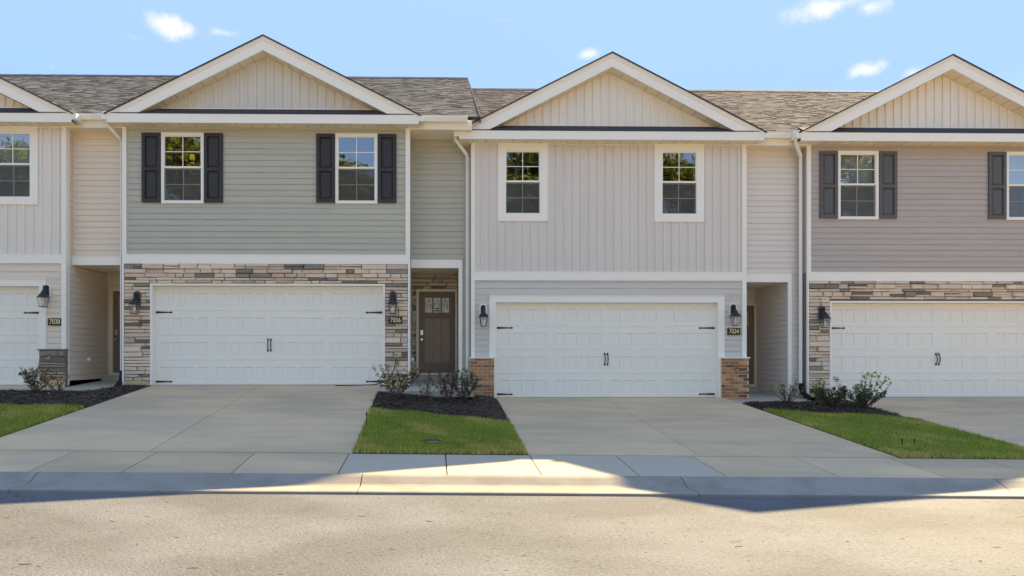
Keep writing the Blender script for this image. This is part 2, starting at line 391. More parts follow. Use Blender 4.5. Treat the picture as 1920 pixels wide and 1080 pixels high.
def lawn(i, label):
    x0, x1 = LX[i]; yf = BEDS[i][2]
    top = lambda X: yf(X) + .03
    base = sheet('lawn', x0, x1, lambda X: -6.04, top, lambda X, Y: ground_z(X, Y)+.012, SOIL, None, 14, 12, .1, True); tag(base, kind='structure')
    n = int(8500*(x1-x0)*3.1)
    X = rng.uniform(x0-.005, x1+.005, n) + rng.normal(0, .015, n); t = rng.uniform(0, 1, n)
    Yt = np.array([top(x) for x in X]); Y = -6.045 + t*(Yt + 6.045) + rng.normal(0, .012, n)
    keep = np.ones(n, bool)
    if i == 1: keep = ((X+.0)**2/.17**2 + (Y+5.42)**2/.16**2) > rng.uniform(.6, 1.3, n)
    X, Y = X[keep], Y[keep]; n = len(X)
    Z = np.array([ground_z(x, y) for x, y in zip(X, Y)]) + .01
    h = rng.uniform(.03, .075, n); ang = rng.uniform(0, 6.28, n); wd = rng.uniform(.003, .008, n)
    lean = rng.normal(0, .022, (n, 2)); X0_ = X; X = X + np.array([shear(a_, b_) for a_, b_ in zip(X, Y)])
    P0 = np.stack([X - np.cos(ang)*wd, Y - np.sin(ang)*wd, Z], 1); P1 = np.stack([X + np.cos(ang)*wd, Y + np.sin(ang)*wd, Z], 1)
    P2 = np.stack([X + lean[:, 0], Y + lean[:, 1], Z + h], 1)
    V = np.stack([P0, P1, P2], 1).reshape(-1, 3)
    me = bpy.data.meshes.new('grass'); me.vertices.add(n*3); me.vertices.foreach_set('co', V.ravel().astype(np.float32))
    me.loops.add(n*3); me.loops.foreach_set('vertex_index', np.arange(n*3, dtype=np.int32))
    me.polygons.add(n); me.polygons.foreach_set('loop_start', (np.arange(n)*3).astype(np.int32)); me.polygons.foreach_set('loop_total', np.full(n, 3, np.int32))
    me.update(); me.materials.append(GRASS)
    o = link('grass', me)
    patch = .45 + .3*np.sin(X*2.3+1.2+i)*np.cos(Y*1.7) + .3*np.sin(X*5.1+Y*3.3+np.sin(Y*9)) + .2*np.sin(X*13+2*np.sin(Y*7))*np.sin(Y*11)
    g = np.array(srgb(128, 146, 56)); y = np.array(srgb(176, 160, 92)); d = np.array(srgb(92, 128, 44))
    edge = np.clip((-5.75 - Y)/.3, 0, 1)*.5
    dead = np.clip(np.sin(X*3.1+i*2)*np.sin(Y*2.6+1)+.45*np.sin(X*9+Y*5)+.3*np.sin(Y*14+np.sin(X*6)*2)-.25, 0, 1)*.9
    k = np.clip(rng.normal(.3, .27, n) + edge + dead, 0, 1)[:, None]; m = np.clip(patch*.8 + rng.normal(0, .15, n), 0, 1)[:, None]
    cols = (g*(1-m) + d*m)*(1-k) + y*k
    face_cols(o, cols*rng.uniform(.6, 1.6, (n, 1))*1.3, 3)
    tag(o, label, 'grass', kind='stuff')
for i, l in enumerate(['short green turf left of the driveway of the sage green townhouse', 'short green turf strip between the two middle driveways', 'short green turf wedge right of the driveway of the greige townhouse']): lawn(i, l)
def bed(i, label):
    x0, x1, yf, yb = BEDS[i]; z = bed_z(i)
    m = sheet('mulch_bed', x0, x1, yf, yb, z, MULCH, None, 26, 18, .1, True); tag(m, kind='structure')
    b = MB(); bl = MB()
    for k in range(2600):
        X = random.uniform(x0-.02, x1+.02); Y = random.uniform(yf(X)-.05, yb(X)); Z = z(X, Y) + random.uniform(.0, .022)
        X += shear(X, Y) + (random.gauss(0, .05) if random.random() < .12 else 0); l = random.uniform(.015, .055); wd = random.uniform(.005, .015); a = random.uniform(0, 6.28); ti = random.uniform(-.35, .35)
        ca, sa = math.cos(a), math.sin(a)
        pts = [(X+ca*l*p-sa*wd*q, Y+sa*l*p+ca*wd*q, Z+ti*l*p+.006*(1-abs(q))) for p, q in ((-1, -1), (1, -1), (1, 1), (-1, 1))]
        (bl if random.random() < .02 else b).poly(pts)
    c = b.build('mulch_chips', CHIP); tag(c, label, 'mulch', kind='stuff')
    c = bl.build('mulch_chips', CHIP_L, c)
    c['kind'] = 'stuff'
for i, l in enumerate(['dark shredded mulch in the bed before the cream townhouse', 'dark shredded mulch before the brown front door', 'dark shredded mulch in the bed left of the mauve townhouse']): bed(i, l)

# ------------------------------------------------------------ house kit
def segs(x0, x1, cuts):
    out = [(x0, x1)]
    for a, b in cuts:
        nx = []
        for s, e in out:
            if b <= s or a >= e: nx.append((s, e))
            else:
                if a > s: nx.append((s, a))
                if b < e: nx.append((b, e))
        out = nx
    return [(s, e) for s, e in out if e-s > .01]
def lap_profile(h, lip=.017):
    return [(0, 0), (-lip, .0), (-lip-.001, .006), (-lip+.002, .5*h), (-.003, h), (0, h)]
def hsiding(parent, u0, u1, z0, z1, m, at, holes=(), pitch=.128, name='siding_board'):
    """horizontal lap boards; at(u, out, z) -> local xyz"""
    k = 0; z = z0
    while z < z1 - .005:
        zt = min(z + pitch, z1)
        lv = sorted({z, zt} | {q for h in holes for q in (h[2], h[3]) if z < q < zt})
        for a, b in zip(lv[:-1], lv[1:]):
            if b - a < .012: continue
            cuts = [(h[0], h[1]) for h in holes if h[2] < b-.001 and h[3] > a+.001]
            pieces = []
            for s, e in segs(u0, u1, cuts):
                if e-s > 2.6:
                    q = s + (e-s)*random.uniform(.25, .75); pieces += [(s, q, 0), (q-.012, e, .0025)]
                else: pieces.append((s, e, 0))
            for s, e, off in pieces:
                full = lap_profile(pitch)
                pr = lap_profile(b-a) if b-a > pitch-.01 else [(0, a), (-.012, a), (-.008, b), (0, b)]
                if b-a > pitch-.01: pr = [(p[0], p[1]+a) for p in pr]
                MB().prism(pr, s, e, lambda p, q: at(q, -p[0]+(off if p[0] < 0 else 0), p[1])).build(name, m, parent)
        z += pitch
def vboards(parent, x0, x1, z0, top, m, y, holes=(), pitch=.186, name='batten_board'):
    x = x0
    while x < x1 - .01:
        e = min(x+pitch, x1)
        parts = [(z0, None)]
        hs = [h for h in holes if h[0] < e-.02 and h[1] > x+.02]
        zr = []
        if hs:
            h = hs[0]; zr = [(z0, h[2]), (h[3], None)]
            spans = [(x, e, z0, h[2])]
            if h[0] > x: spans.append((x, h[0], h[2], h[3]))
            if h[1] < e: spans.append((h[1], e, h[2], h[3]))
            spans.append((x, e, h[3], None))
        else: spans = [(x, e, z0, None)]
        for a, b, za, zb in spans:
            if b-a < .012: continue
            bat = x + pitch - .045
            pts = []
            if a < bat: pts += [(a, .005), (min(b, bat), .005)]
            if b > bat: pts += [(max(a, bat), .032), (b, .032)]
            tp = (lambda q: zb) if zb is not None else top
            if max(tp(a), tp(b)) - za < .02: continue
            pts += [(b, 0), (a, 0)]
            mb = MB(); n = len(pts)
            mb.v = [(p[0], y-p[1], za) for p in pts] + [(p[0], y-p[1], max(za+.002, tp(p[0]))) for p in pts]
            for i in range(n): j = (i+1) % n; mb.f.append((i, j, n+j, n+i))
            mb.f.append(tuple(range(n))[::-1]); mb.f.append(tuple(range(n, 2*n)))
            mb.build(name, m, parent)
        x += pitch
def stone_mesh(x0, x1, z0, z1, y, d):
    j = lambda s=.006: random.uniform(-s, s)
    c = [(x0+j(), z0+j(.004)), (x1+j(), z0+j(.004)), (x1+j(), z1+j(.004)), (x0+j(), z1+j(.004))]
    cx = (x0+x1)/2; cz = (z0+z1)/2; ix = .012; iz = .009
    v = [(p, y, q) for p, q in c] + [(p, y-d*.6+j(.003), q) for p, q in c]
    for p, q in c: v.append((p + (ix if p < cx else -ix), y-d+j(.006), q + (iz if q < cz else -iz)))
    b = MB(); b.v = v
    for r in (0, 4):
        for i in range(4): k = (i+1) % 4; b.f.append((r+i, r+k, r+4+k, r+4+i))
    b.f.append((8, 9, 10, 11)); return b
def pick_stone(pal):
    if pal is GREYST: return random.choice(pal)
    r = random.random(); return pal[0] if r < .44 else pal[1] if r < .70 else pal[2] if r < .82 else pal[3] if r < .92 else pal[4]
def stonework(parent, x0, x1, z0, z1, y, holes=(), pal=STONES, hs=(.062, .075, .09, .11, .13), wr=(.16, .55)):
    z = z0
    while z < z1-.02:
        h = random.choice(hs)
        if z1 - z - h < .05: h = z1 - z
        cuts = [(a[0], a[1]) for a in holes if a[2] < z+h-.012 and a[3] > z+.012]
        for s, e in segs(x0, x1, cuts):
            x = s
            while x < e-.01:
                wd = random.uniform(*wr)
                if e - x - wd < .1: wd = e - x
                if wd > .62: wd = wd/2
                d = random.uniform(.028, .078); g = .006
                if h > .1 and random.random() < .35:
                    q = random.uniform(.4, .6)
                    spl = [(z, z+h*q), (z+h*q, z+h)]
                else: spl = [(z, z+h)]
                for a, b in spl:
                    stone_mesh(x+g, x+wd-g, a+g*.7, b-g*.7, y, d*random.uniform(.85, 1.1)).build('stone', pick_stone(pal), parent)
                x += wd
        z += h
brick_me = {}
def brickwork(parent, x0, x1, z0, z1, y, hgt=.0745, ln=.2, jt=.014):
    k = 0; z = z0
    while z < z1-.03:
        x = x0 - (ln*.55 if k % 2 else ln*.06); 
        while x < x1-.012:
            a = max(x, x0); b = min(x+ln-jt, x1); x += ln
            if b-a < .02: continue
            m = random.choices(BRICKS, (4, 3, 1.3, 2))[0]
            key = (round(b-a, 3), m.name)
            if key not in brick_me:
                L = b-a; mb = MB(); t = .004; hh = hgt-.014
                mb.v = [(0, 0, 0), (L, 0, 0), (L, 0, hh), (0, 0, hh), (0, -.012, 0), (L, -.012, 0), (L, -.012, hh), (0, -.012, hh), (t, -.016, t), (L-t, -.016, t), (L-t, -.016, hh-t), (t, -.016, hh-t)]
                for r in (0, 4):
                    for i in range(4): q = (i+1) % 4; mb.f.append((r+i, r+q, r+4+q, r+4+i))
                mb.f.append((8, 9, 10, 11)); brick_me[key] = mb.mesh('brick', m)
            link('brick', brick_me[key], parent, (a, y + random.uniform(-.002, .002), z))
        z += hgt; k += 1

def window(parent, x0, x1, z0, z1, y, blinds=False, trim=0):
    """single-hung window; x0..x1 outer frame (inside any trim)"""
    W = empty('window', (x0, y, z0), parent); w_, h_ = x1-x0, z1-z0; fr = .062
    if trim:
        fr = .03
        t = MB().quadbox((-trim, -.034, -trim), (w_+trim, 0, 0)).quadbox((-trim, -.034, h_), (w_+trim, 0, h_+trim+.02)).quadbox((-trim, -.034, 0), (0, 0, h_)).quadbox((w_, -.034, 0), (w_+trim, 0, h_))
        t.build('casing', WHITE, W)
    yo = -.03
    f = MB().quadbox((0, yo, 0), (w_, .06, fr)).quadbox((0, yo, h_-fr), (w_, .06, h_)).quadbox((0, yo, fr), (fr, .06, h_-fr)).quadbox((w_-fr, yo, fr), (w_, .06, h_-fr))
    f.build('frame', WHITE, W)
    mid = h_*.5; r = .03
    for k, (a, b, yy) in enumerate(((fr, mid, .03), (mid, h_-fr, .0))):
        sa = .022
        s = MB().quadbox((fr, yy-.012, a), (w_-fr, yy+.02, a+(sa if k == 0 else .04))).quadbox((fr, yy-.012, b-sa), (w_-fr, yy+.02, b)).quadbox((fr, yy-.012, a+.04), (fr+.012, yy+.02, b-sa)).quadbox((w_-fr-.012, yy-.012, a+.04), (w_-fr, yy+.02, b-sa))
        s.build('sash', WHITE, W)
        g = MB().poly([(fr+.01, yy+.004, a+.01), (w_-fr-.01, yy+.004, a+.01), (w_-fr-.01, yy+.004, b-.01), (fr+.01, yy+.004, b-.01)])
        g.build('pane', GLASS, W)
        cm = (a+b)/2 + (.01 if k == 0 else .005)
        mu = MB().quadbox((w_/2-.008, yy-.002, a+.02), (w_/2+.008, yy+.012, b-.02)).quadbox((fr+.01, yy-.001, cm-.008), (w_-fr-.01, yy+.011, cm+.008))
        mu.build('muntin', WHITE, W)
    sc = MB().poly([(fr, .006, fr), (w_-fr, .006, fr), (w_-fr, .006, mid), (fr, .006, mid)]); sc.build('insect_screen', SCREEN, W)
    if blinds:
        z = fr
        B = MB()
        while z < h_-fr:
            B.poly([(fr, .085, z), (w_-fr, .085, z), (w_-fr, .105, z+.03), (fr, .105, z+.03)]); z += .026
        B.build('blind', BLIND, W)
    return W
def shutter(parent, x0, x1, z0, z1, y, m):
    w_, h_ = x1-x0, z1-z0; s = .07; mb = MB()
    O = empty('shutter', (x0, y, z0), parent)
    rails = [0, .075, h_*.455, h_*.455+.07, h_-.075, h_]
    mb.quadbox((0, -.04, 0), (s, 0, h_)).quadbox((w_-s, -.04, 0), (w_, 0, h_))
    for a, b in ((rails[0], rails[1]), (rails[2], rails[3]), (rails[4], rails[5])): mb.quadbox((s, -.04, a), (w_-s, 0, b))
    mb.build('shutter_frame', m, O)
    for a, b in ((rails[1], rails[2]), (rails[3], rails[4])):
        p = MB(); x_0, x_1 = s, w_-s; t = .02
        p.v = [(x_0, -.008, a), (x_1, -.008, a), (x_1, -.008, b), (x_0, -.008, b), (x_0+t, -.012, a+t), (x_1-t, -.012, a+t), (x_1-t, -.012, b-t), (x_0+t, -.012, b-t),
               (x_0+2*t, -.028, a+2*t), (x_1-2*t, -.028, a+2*t), (x_1-2*t, -.028, b-2*t), (x_0+2*t, -.028, b-2*t)]
        for r in (0, 4):
            for i in range(4): k = (i+1) % 4; p.f.append((r+i, r+k, r+4+k, r+4+i))
        p.f.append((8, 9, 10, 11)); p.build('raised_panel', m, O)
panel_me = None
def garage_door(parent, x0, x1, z1, y):
    global panel_me
    G = empty('garage_door', (x0, y, 0), parent); W_, n = x1-x0, 4; sh = z1/n
    gp = W_/4; pw, pp, ph = .217, .2765, .31; off = (gp - (3*pp+pw))/2
    panels = [(g*gp+off+i*pp, g*gp+off+i*pp+pw) for g in range(4) for i in range(4)]
    for k in range(n):
        za, zb = k*sh+.004, (k+1)*sh-.004; pa = za+.075; pb = pa+ph
        mb = MB(); xs_ = sorted({0, W_} | {q for p in panels for q in p}); zs_ = [za+.006, pa, pb, zb-.006]
        for i in range(len(xs_)-1):
            for j in range(3):
                if j == 1 and any(abs(xs_[i]-p[0]) < 1e-6 for p in panels): continue
                mb.poly([(xs_[i], 0, zs_[j]), (xs_[i+1], 0, zs_[j]), (xs_[i+1], 0, zs_[j+1]), (xs_[i], 0, zs_[j+1])])
        mb.poly([(0, .012, za-.004), (W_, .012, za-.004), (W_, 0, za+.006), (0, 0, za+.006)]); mb.poly([(0, 0, zb-.006), (W_, 0, zb-.006), (W_, .012, zb+.004), (0, .012, zb+.004)])
        mb.poly([(0, .045, za), (W_, .045, za), (W_, .045, zb), (0, .045, zb)])
        me = mb.mesh('door_section', DOORW); link('door_section', me, G)
        if panel_me is None:
            p = MB(); c, d = .014, .016; p.v = [(0, 0, 0), (pw, 0, 0), (pw, 0, ph), (0, 0, ph), (c, d, c), (pw-c, d, c), (pw-c, d, ph-c), (c, d, ph-c)]
            c2 = .03; p.v += [(c2, d-.004, c2), (pw-c2, d-.004, c2), (pw-c2, d-.004, ph-c2), (c2, d-.004, ph-c2)]
            for r in (0, 4):
                for i in range(4): q = (i+1) % 4; p.f.append((r+i, r+q, r+4+q, r+4+i))
            p.f.append((8, 9, 10, 11)); panel_me = p.mesh('pressed_panel', DOORW)
        for a, b in panels: link('pressed_panel', panel_me, G, (a, 0, pa))
    # bottom rubber seal
    MB().quadbox((0, .002, -.012), (W_, .04, .006)).build('bottom_seal', PIPE, G)
    def strap(x, z, s):
        pts = [(0, -.024), (.30, -.011), (.305, -.011), (.315, -.024), (.37, 0), (.315, .024), (.305, .011), (.30, .011), (0, .024)]
        MB().prism([(x+s*p[0], z+p[1]) for p in pts], -.001, -.009, lambda p, e: (p[0], e, p[1])).build('strap_hinge', BLACK, G)
    for z in (z1*.735, .075):
        strap(.03, z, 1); strap(W_-.03, z, -1)
    for s in (-1, 1):
        x = W_/2 + s*.032; z = z1*.405; mb = MB()
        mb.tube([(x, -.008, z-.115), (x+.004, -.03, z-.08), (x+.006, -.045, z), (x+.004, -.03, z+.08), (x, -.008, z+.115)], [.008, .009, .011, .009, .008], 6)
        for q in (-1, 1):
            mb.prism([(x-.012, z+q*.09), (x-.022, z+q*.115), (x, z+q*.15), (x+.022, z+q*.115), (x+.012, z+q*.09)], -.002, -.012, lambda p, e: (p[0], e, p[1]))
        mb.build('handle', BLACK, G)
    return G
def front_door(parent, x0, y, z0, opens='B'):
    """x0: outer left of frame; facing front"""
    D = empty('front_door', (x0, y, z0), parent); W_, H_ = 1.015, 2.10; fr = .065
    MB().quadbox((0, -.05, 0), (fr, .05, H_)).quadbox((W_-fr, -.05, 0), (W_, .05, H_)).quadbox((fr, -.05, H_-fr), (W_-fr, .05, H_)).quadbox((fr, -.06, 0), (W_-fr, .05, .06)).build('door_frame', DFRAME, D)
    a, b, zt, zb = fr+.004, W_-fr-.004, H_-fr-.004, .07
    sw = .13; l0, l1 = zt-.52, zt-.13      # lite opening
    p0, p1 = zb+.24, l0-.13
    m = MB().quadbox((a, 0, zb), (a+sw, .045, zt)).quadbox((b-sw, 0, zb), (b, .045, zt)).quadbox((a+sw, 0, l1), (b-sw, .045, zt)).quadbox((a+sw, 0, zb), (b-sw, .045, p0)).quadbox((a+sw, 0, p1), (b-sw, .045, l0))
    m.build('door_rails', WOOD_D, D)
    n = 3; pw = (b-a-2*sw)/n
    for i in range(n):
        q = a+sw+i*pw
        MB().quadbox((q+.006, .012, p0), (q+pw-.006, .035, p1)).build('door_panel', WOOD, D)
        MB().quadbox((q+.02, .012, l0+.02), (q+pw-.02, .02, l1-.02)).build('glass_lite', ARTGLASS, D)
        lead = MB(); cx = q+pw/2
        lead.tube([(cx+.062*math.cos(q_), .01, l0+.16+.17*math.sin(q_)) for q_ in np.linspace(0, math.pi, 9)], .005, 4)
        if i == 1: lead.tube([(cx-.07, .01, l0+.03), (cx, .01, l1-.05), (cx+.07, .01, l0+.03)], .005, 4); lead.tube([(cx-.045, .01, l0+.12), (cx+.045, .01, l0+.12)], .012, 4); lead.tube([(cx-.05, .01, l0+.06), (cx+.05, .01, l0+.06)], .014, 4)
        else: lead.tube([(cx-.05, .01, l0+.05), (cx-.01, .01, l0+.2), (cx+.01, .01, l1-.05)], .005, 4); lead.tube([(cx+.05, .01, l0+.08), (cx+.02, .01, l0+.22)], .005, 4)
        lead.build('leading', BLACK, D)
    MB().quadbox((a+sw-.01, -.012, l0), (b-sw+.01, .012, l0+.02)).quadbox((a+sw-.01, -.012, l1-.02), (b-sw+.01, .012, l1)).quadbox((a+sw-.01, -.012, l0+.02), (a+sw+.012, .012, l1-.02)).quadbox((b-sw-.012, -.012, l0+.02), (b-sw+.01, .012, l1-.02)).quadbox((a+sw+pw-.012, -.012, l0+.02), (a+sw+pw+.012, .012, l1-.02)).quadbox((a+sw+2*pw-.012, -.012, l0+.02), (a+sw+2*pw+.012, .012, l1-.02)).build('lite_bead', WOOD, D)
    MB().quadbox((a+.035, -.02, .98), (a+.1, 0, 1.10)).build('keypad_lock', METAL, D)
    MB().tube([(a+.068, 0, .87), (a+.068, -.05, .87)], .012, 6).tube([(a+.068, -.05, .87), (a+.068, -.075, .87)], .03, 8).build('door_knob', METAL, D)
def downspout(parent, x, xe, zt, y, ye, zb):
    """from gutter outlet (xe, ye, zt) to the wall at x"""
    pts = [(xe, ye, zt), (xe, ye, zt-.10), (xe+.02, ye+.03, zt-.16), (x-.03, y-.03, zt-.36), (x, y, zt-.43), (x, y, zb)]
    MB().tube(pts, [.046, .046, .046, .046, .044, .044], 4).build('downspout', GUTTER, parent)
    MB().quadbox((xe-.06, ye-.06, zt-.03), (xe+.06, ye+.06, zt+.12)).build('gutter_end', GUTTER, parent)
    MB().tube([(x, y-.01, zb+.22), (x, y-.01, zb+.1), (x+.01, y-.06, zb), (x+.03, y-.2, zb-.06), (x+.05, y-.4, zb-.14)], [.05, .055, .056, .055, .05], 8).build('drain_boot', PIPE, parent)

def townhouse(c):
    X0, Y0, Z0, W, gap = c['X'], c['Y'], c['Z'], c.get('W', 6.17), c['gap']
    H = empty('townhouse', (X0, Y0, Z0)); tag(H, c['label'], 'townhouse', 'row of attached townhouses')
    ez0, ez1, ov, fo = c['ez0'], c['ez1'], c['ov'], .30     # fascia bottom/top, side overhang, front overhang
    b0, b1 = 2.62, 2.81                                   # white band
    d0, d1, dh = c['door']                                # garage opening
    wins = c['wins']; t = c['trim']
    hole_w = [(a-t, b+t, p-t, q+t+(.02 if t else 0)) for a, b, p, q in wins]
    # --- shell behind the cladding
    def wallgrid(name, x0, x1, z0, z1, y0, y1, holes, m):
        mb = MB(); xs_ = sorted({x0, x1} | {q for h in holes for q in h[:2]}); zs_ = sorted({z0, z1} | {q for h in holes for q in h[2:]})
        for i in range(len(xs_)-1):
            for j in range(len(zs_)-1):
                cx, cz = (xs_[i]+xs_[i+1])/2, (zs_[j]+zs_[j+1])/2
                if any(h[0] < cx < h[1] and h[2] < cz < h[3] for h in holes): continue
                mb.quadbox((xs_[i], y0, zs_[j]), (xs_[i+1], y1, zs_[j+1]))
        return mb.build(name, m, H)
    upper = wallgrid('upper_wall', 0, W, b1, ez0+.01, 0, .14, [(a+.03, b-.03, p+.03, q-.03) for a, b, p, q in wins], INTER if False else c['m_up'])
    lower = wallgrid('lower_wall', 0, W, -.1, b1, .0, .14, [(d0-.012, d1+.012, -.2, dh+.012)], MORTAR_ST if c['base'] == 'stone' else c['m_low'])
    MB().quadbox((.02, 2.6, b1), (W-.02, 2.7, ez0)).quadbox((.02, .14, b1-.1), (W-.02, 2.7, b1)).quadbox((.02, .14, ez0-.02), (W-.02, 2.7, ez0+.03)).build('room', INTER, H)
    MB().quadbox((0, .14, -.3), (.1, 10.5, ez0)).quadbox((W-.1, .14, -.3), (W, 10.5, ez0)).quadbox((.1, 10.4, -.3), (W+gap, 10.5, ez0)).build('side_wall', c['m_side'], H)
    # --- upper cladding
    if c['up'] == 'h': hsiding(upper, .085, W-.085, b1, ez0+.0, c['m_up'], lambda u, o, z: (u, -o, z), hole_w)
    else: vboards(upper, .085, W-.085, b1+.02, lambda q: ez0, c['m_up'], 0, hole_w)
    for a, b, p, q in wins: window(H, a, b, p, q, -.005, c['blinds'], t)
    if c.get('shut'):
        for a, b, p, q in wins:
            shutter(H, a-.41, a-.006, p+.02, q-.012, -.012, c['shut']); shutter(H, b+.006, b+.41, p+.02, q-.012, -.012, c['shut'])
    # --- trims
    MB().quadbox((.0, -.04, b0), (W, .0, b1)).build('band_trim', WHITE, H)
    MB().quadbox((.0, -.046, b1-.006), (W, .0, b1+.012)).build('drip_cap', WHITE, H)
    for a in (0, W-.085):
        MB().quadbox((a, -.045, b1+.012), (a+.085, .0, ez0)).build('corner_post', WHITE, H)
        lowz = c['pillar'][0] if c.get('pillar') else .0
        wlow = .085 if c['base'] != 'stone' else .035
        a2 = a if a == 0 else W-wlow
        MB().quadbox((a2, -.05 if c['base'] == 'stone' else -.045, lowz), (a2+wlow, .0, b0)).build('corner_post', WHITE, H)
    MB().quadbox((W, -.045, 0), (W+.012, .1, ez0)).build('corner_return', WHITE, H)
    # --- lower front
    if c['base'] == 'stone':
        stonework(lower, .035, W-.035, .10, b0, -.0, [(d0-.03, d1+.03, -.2, dh+.03)])
        MB().quadbox((.03, -.025, -.1), (d0-.02, .0, .10)).quadbox((d1+.02, -.025, -.1), (W-.03, .0, .10)).build('foundation', FOUND, H)
        jw, jy = .045, -.06
        trim = MB().quadbox((d0-.04, jy, 0), (d0, .10, dh+.04)).quadbox((d1, jy, 0), (d1+.04, .10, dh+.04)).quadbox((d0, jy, dh), (d1, .10, dh+.04))
    else:
        pz, pw = c['pillar']
        tw = .15
        hsiding(lower, .085, W-.085, pz+.03, b0, c['m_low'], lambda u, o, z: (u, -o, z), [(d0-tw, d1+tw, -.2, dh+tw)])
        trim = MB().quadbox((d0-tw, -.035, pz), (d0-.0, .10, dh+tw)).quadbox((d1, -.035, pz), (d1+tw, .10, dh+tw)).quadbox((d0, -.035, dh), (d1, .10, dh+tw))
        trim.quadbox((d0-tw-.012, -.05, dh+tw), (d1+tw+.012, 0, dh+tw+.015))
        trim.quadbox((d0-.05, -.045, 0), (d0, .1, pz)).quadbox((d1, -.045, 0), (d1+.05, .1, pz))
        for a, b in ((-.03, d0-.05), (d1+.05, W+.03)):
            P = empty('pier', (0, 0, 0), H)
            zb = .0 if c['base'] == 'brick' else .12
            MB().quadbox((a, -.10, -.25), (b, .0, pz)).build('pier_core', BMORTAR if c['base'] == 'brick' else MORTAR_ST, P)
            MB().quadbox((a-.02, -.14, pz), (b+.02, -.0, pz+.028)).build('pier_cap', WHITE if c['base'] == 'brick' else GREYST[1], P)
            if c['base'] == 'brick': brickwork(P, a+.002, b-.002, -.14, pz-.004, -.10)
            else:
                stonework(P, a, b, .12, pz-.004, -.10, pal=GREYST)
                MB().quadbox((a+.01, -.115, -.2), (b-.01, -.09, .12)).build('foundation', FOUND, P)
    trim.build('garage_trim', WHITE, H)
    garage_door(H, d0, d1, dh, .085)
    MB().quadbox((d0-.02, .14, -.05), (d1+.02, .2, dh+.05)).build('garage_backing', DARK, H)
    # --- eaves and gable
    cx = W/2; hw = W/2 + ov; slope = c['slope']; za = ez1 + slope*hw
    rake = lambda x: ez1 + slope*(hw - abs(x-cx))
    MB().quadbox((-ov, -fo-.02, ez0), (W+ov, -fo, ez1)).build('fascia', WHITE, H)
    MB().quadbox((-ov, -fo, ez0), (W+ov, .02, ez0+.012)).build('soffit', CREAMTRIM, H)
    k = -ov
    ln = MB()
    while k < W+ov: ln.quadbox((k, -fo+.01, ez0-.003), (k+.006, 0, ez0)); k += .3
    ln.build('soffit_groove', MORTAR, H)['kind'] = 'stuff'
    MB().quadbox((.085, -.038, ez0-.045), (W-.085, 0, ez0-.001)).build('frieze_strip', c['m_up'], H)
    zp = ez1 + .215
    pent = MB()
    for j in range(3):
        y_0 = -fo-.03 + j*.11; z_0 = ez1+.004 + j*.072
        pent.quadbox((-ov+.1+.14*j, y_0, z_0), (W+ov-.1-.14*j, .0, z_0+.016))
        n = len(pent.v)
        for q in range(n-4, n): v_ = pent.v[q]; pent.v[q] = (v_[0], v_[1], v_[2] + (.20 if v_[1] > -.01 else 0) - (.07*j if v_[1] > -.01 else 0))
    pent.build('pent_roof', SHINGLE_D, H)
    gw = MB(); inset = .30
    g_top = lambda x: rake(x) - inset
    zg = zp - .01
    xg = hw - (zg + inset - ez1)/slope
    gw.prism([(cx-xg, zg), (cx+xg, zg), (cx, g_top(cx))], 0, .1, lambda p, e: (p[0], e, p[1]))
    G = gw.build('gable_wall', c['m_gab'], H)
    vboards(G, cx-xg+.02, cx+xg-.02, zg+.02, lambda q: g_top(q)-.01, c['m_gab'], 0)
    MB().quadbox((cx-xg-.1, -.035, zg-.005), (cx+xg+.1, 0, zg+.02)).build('gable_flashing', CREAMTRIM, H)
    for s in (-1, 1):
        fx = lambda a: cx + s*a
        # rake fascia (two boards), soffit, drip edge, shingle slab
        MB().prism([(hw-.0, ez1-.0), (0, za), (0, za-.10), (hw-.0-.2, ez1-.0)], -fo-.03, -fo+.0, lambda p, e: (fx(p[0]), e, p[1])).build('rake_board', CREAMTRIM, H)
        MB().prism([(hw-.19, ez1), (0, za-.095), (0, za-.30), (hw-.62, ez1)], -fo-.022, -fo+.0, lambda p, e: (fx(p[0]), e, p[1])).build('rake_fascia', WHITE, H)
        MB().prism([(hw-.55, ez1+.55*slope-.285), (0, za-.285), (0, za-.30), (hw-.55, ez1+.55*slope-.30)], -fo, .02, lambda p, e: (fx(p[0]), e, p[1])).build('rake_soffit', CREAMTRIM, H)
        q = .25; gv = MB()
        while q < hw-.65:
            zz = lambda a: za - .3035 - slope*a
            gv.prism([(q, zz(q)), (q+.006, zz(q+.006)), (q+.006, zz(q+.006)+.003), (q, zz(q)+.003)], -fo+.01, -.01, lambda p, e: (fx(p[0]), e, p[1])); q += .27
        gv.build('soffit_groove', MORTAR, H)['kind'] = 'stuff'
        MB().prism([(hw+.05, ez1-.03), (0, za-.004), (0, za+.024), (hw+.05, ez1-.002)], -fo-.05, 3.3, lambda p, e: (fx(p[0]), e, p[1])).build('gable_roof', SHINGLE_D, H)
        MB().quadbox((min(fx(hw), fx(hw+.11)), -fo-.03, ez1-.13), (max(fx(hw), fx(hw+.11)), .35, ez1-.01)).build('side_gutter', GUTTER, H)
        MB().quadbox((min(fx(hw-ov), fx(hw)), .021, ez0+.001), (max(fx(hw-ov), fx(hw)), .6, ez0+.013)).build('side_soffit', CREAMTRIM, H)
    # --- main roof: slab plus laid shingle tabs
    r0, r1 = c['roof']; ye, zee, yr = -.06, ez1+.05, 5.2; zr = c['ridge']; ms = (zr-zee)/(yr-ye); L = math.hypot(yr-ye, zr-zee); cs, sn = (yr-ye)/L, (zr-zee)/L
    roof = MB().prism([(ye, zee), (yr, zr), (11.2, zee-.2), (11.2, zee-.3), (yr, zr-.1), (ye, zee-.06)], r0, r1, lambda p, e: (e, p[0], p[1])).build('roof', SHINGLE_D, H)
    V = []; F = []; CC = []; pal = [np.array(srgb(*q)) for q in c['shing']]
    ex = .143; nrow = int(L/ex)
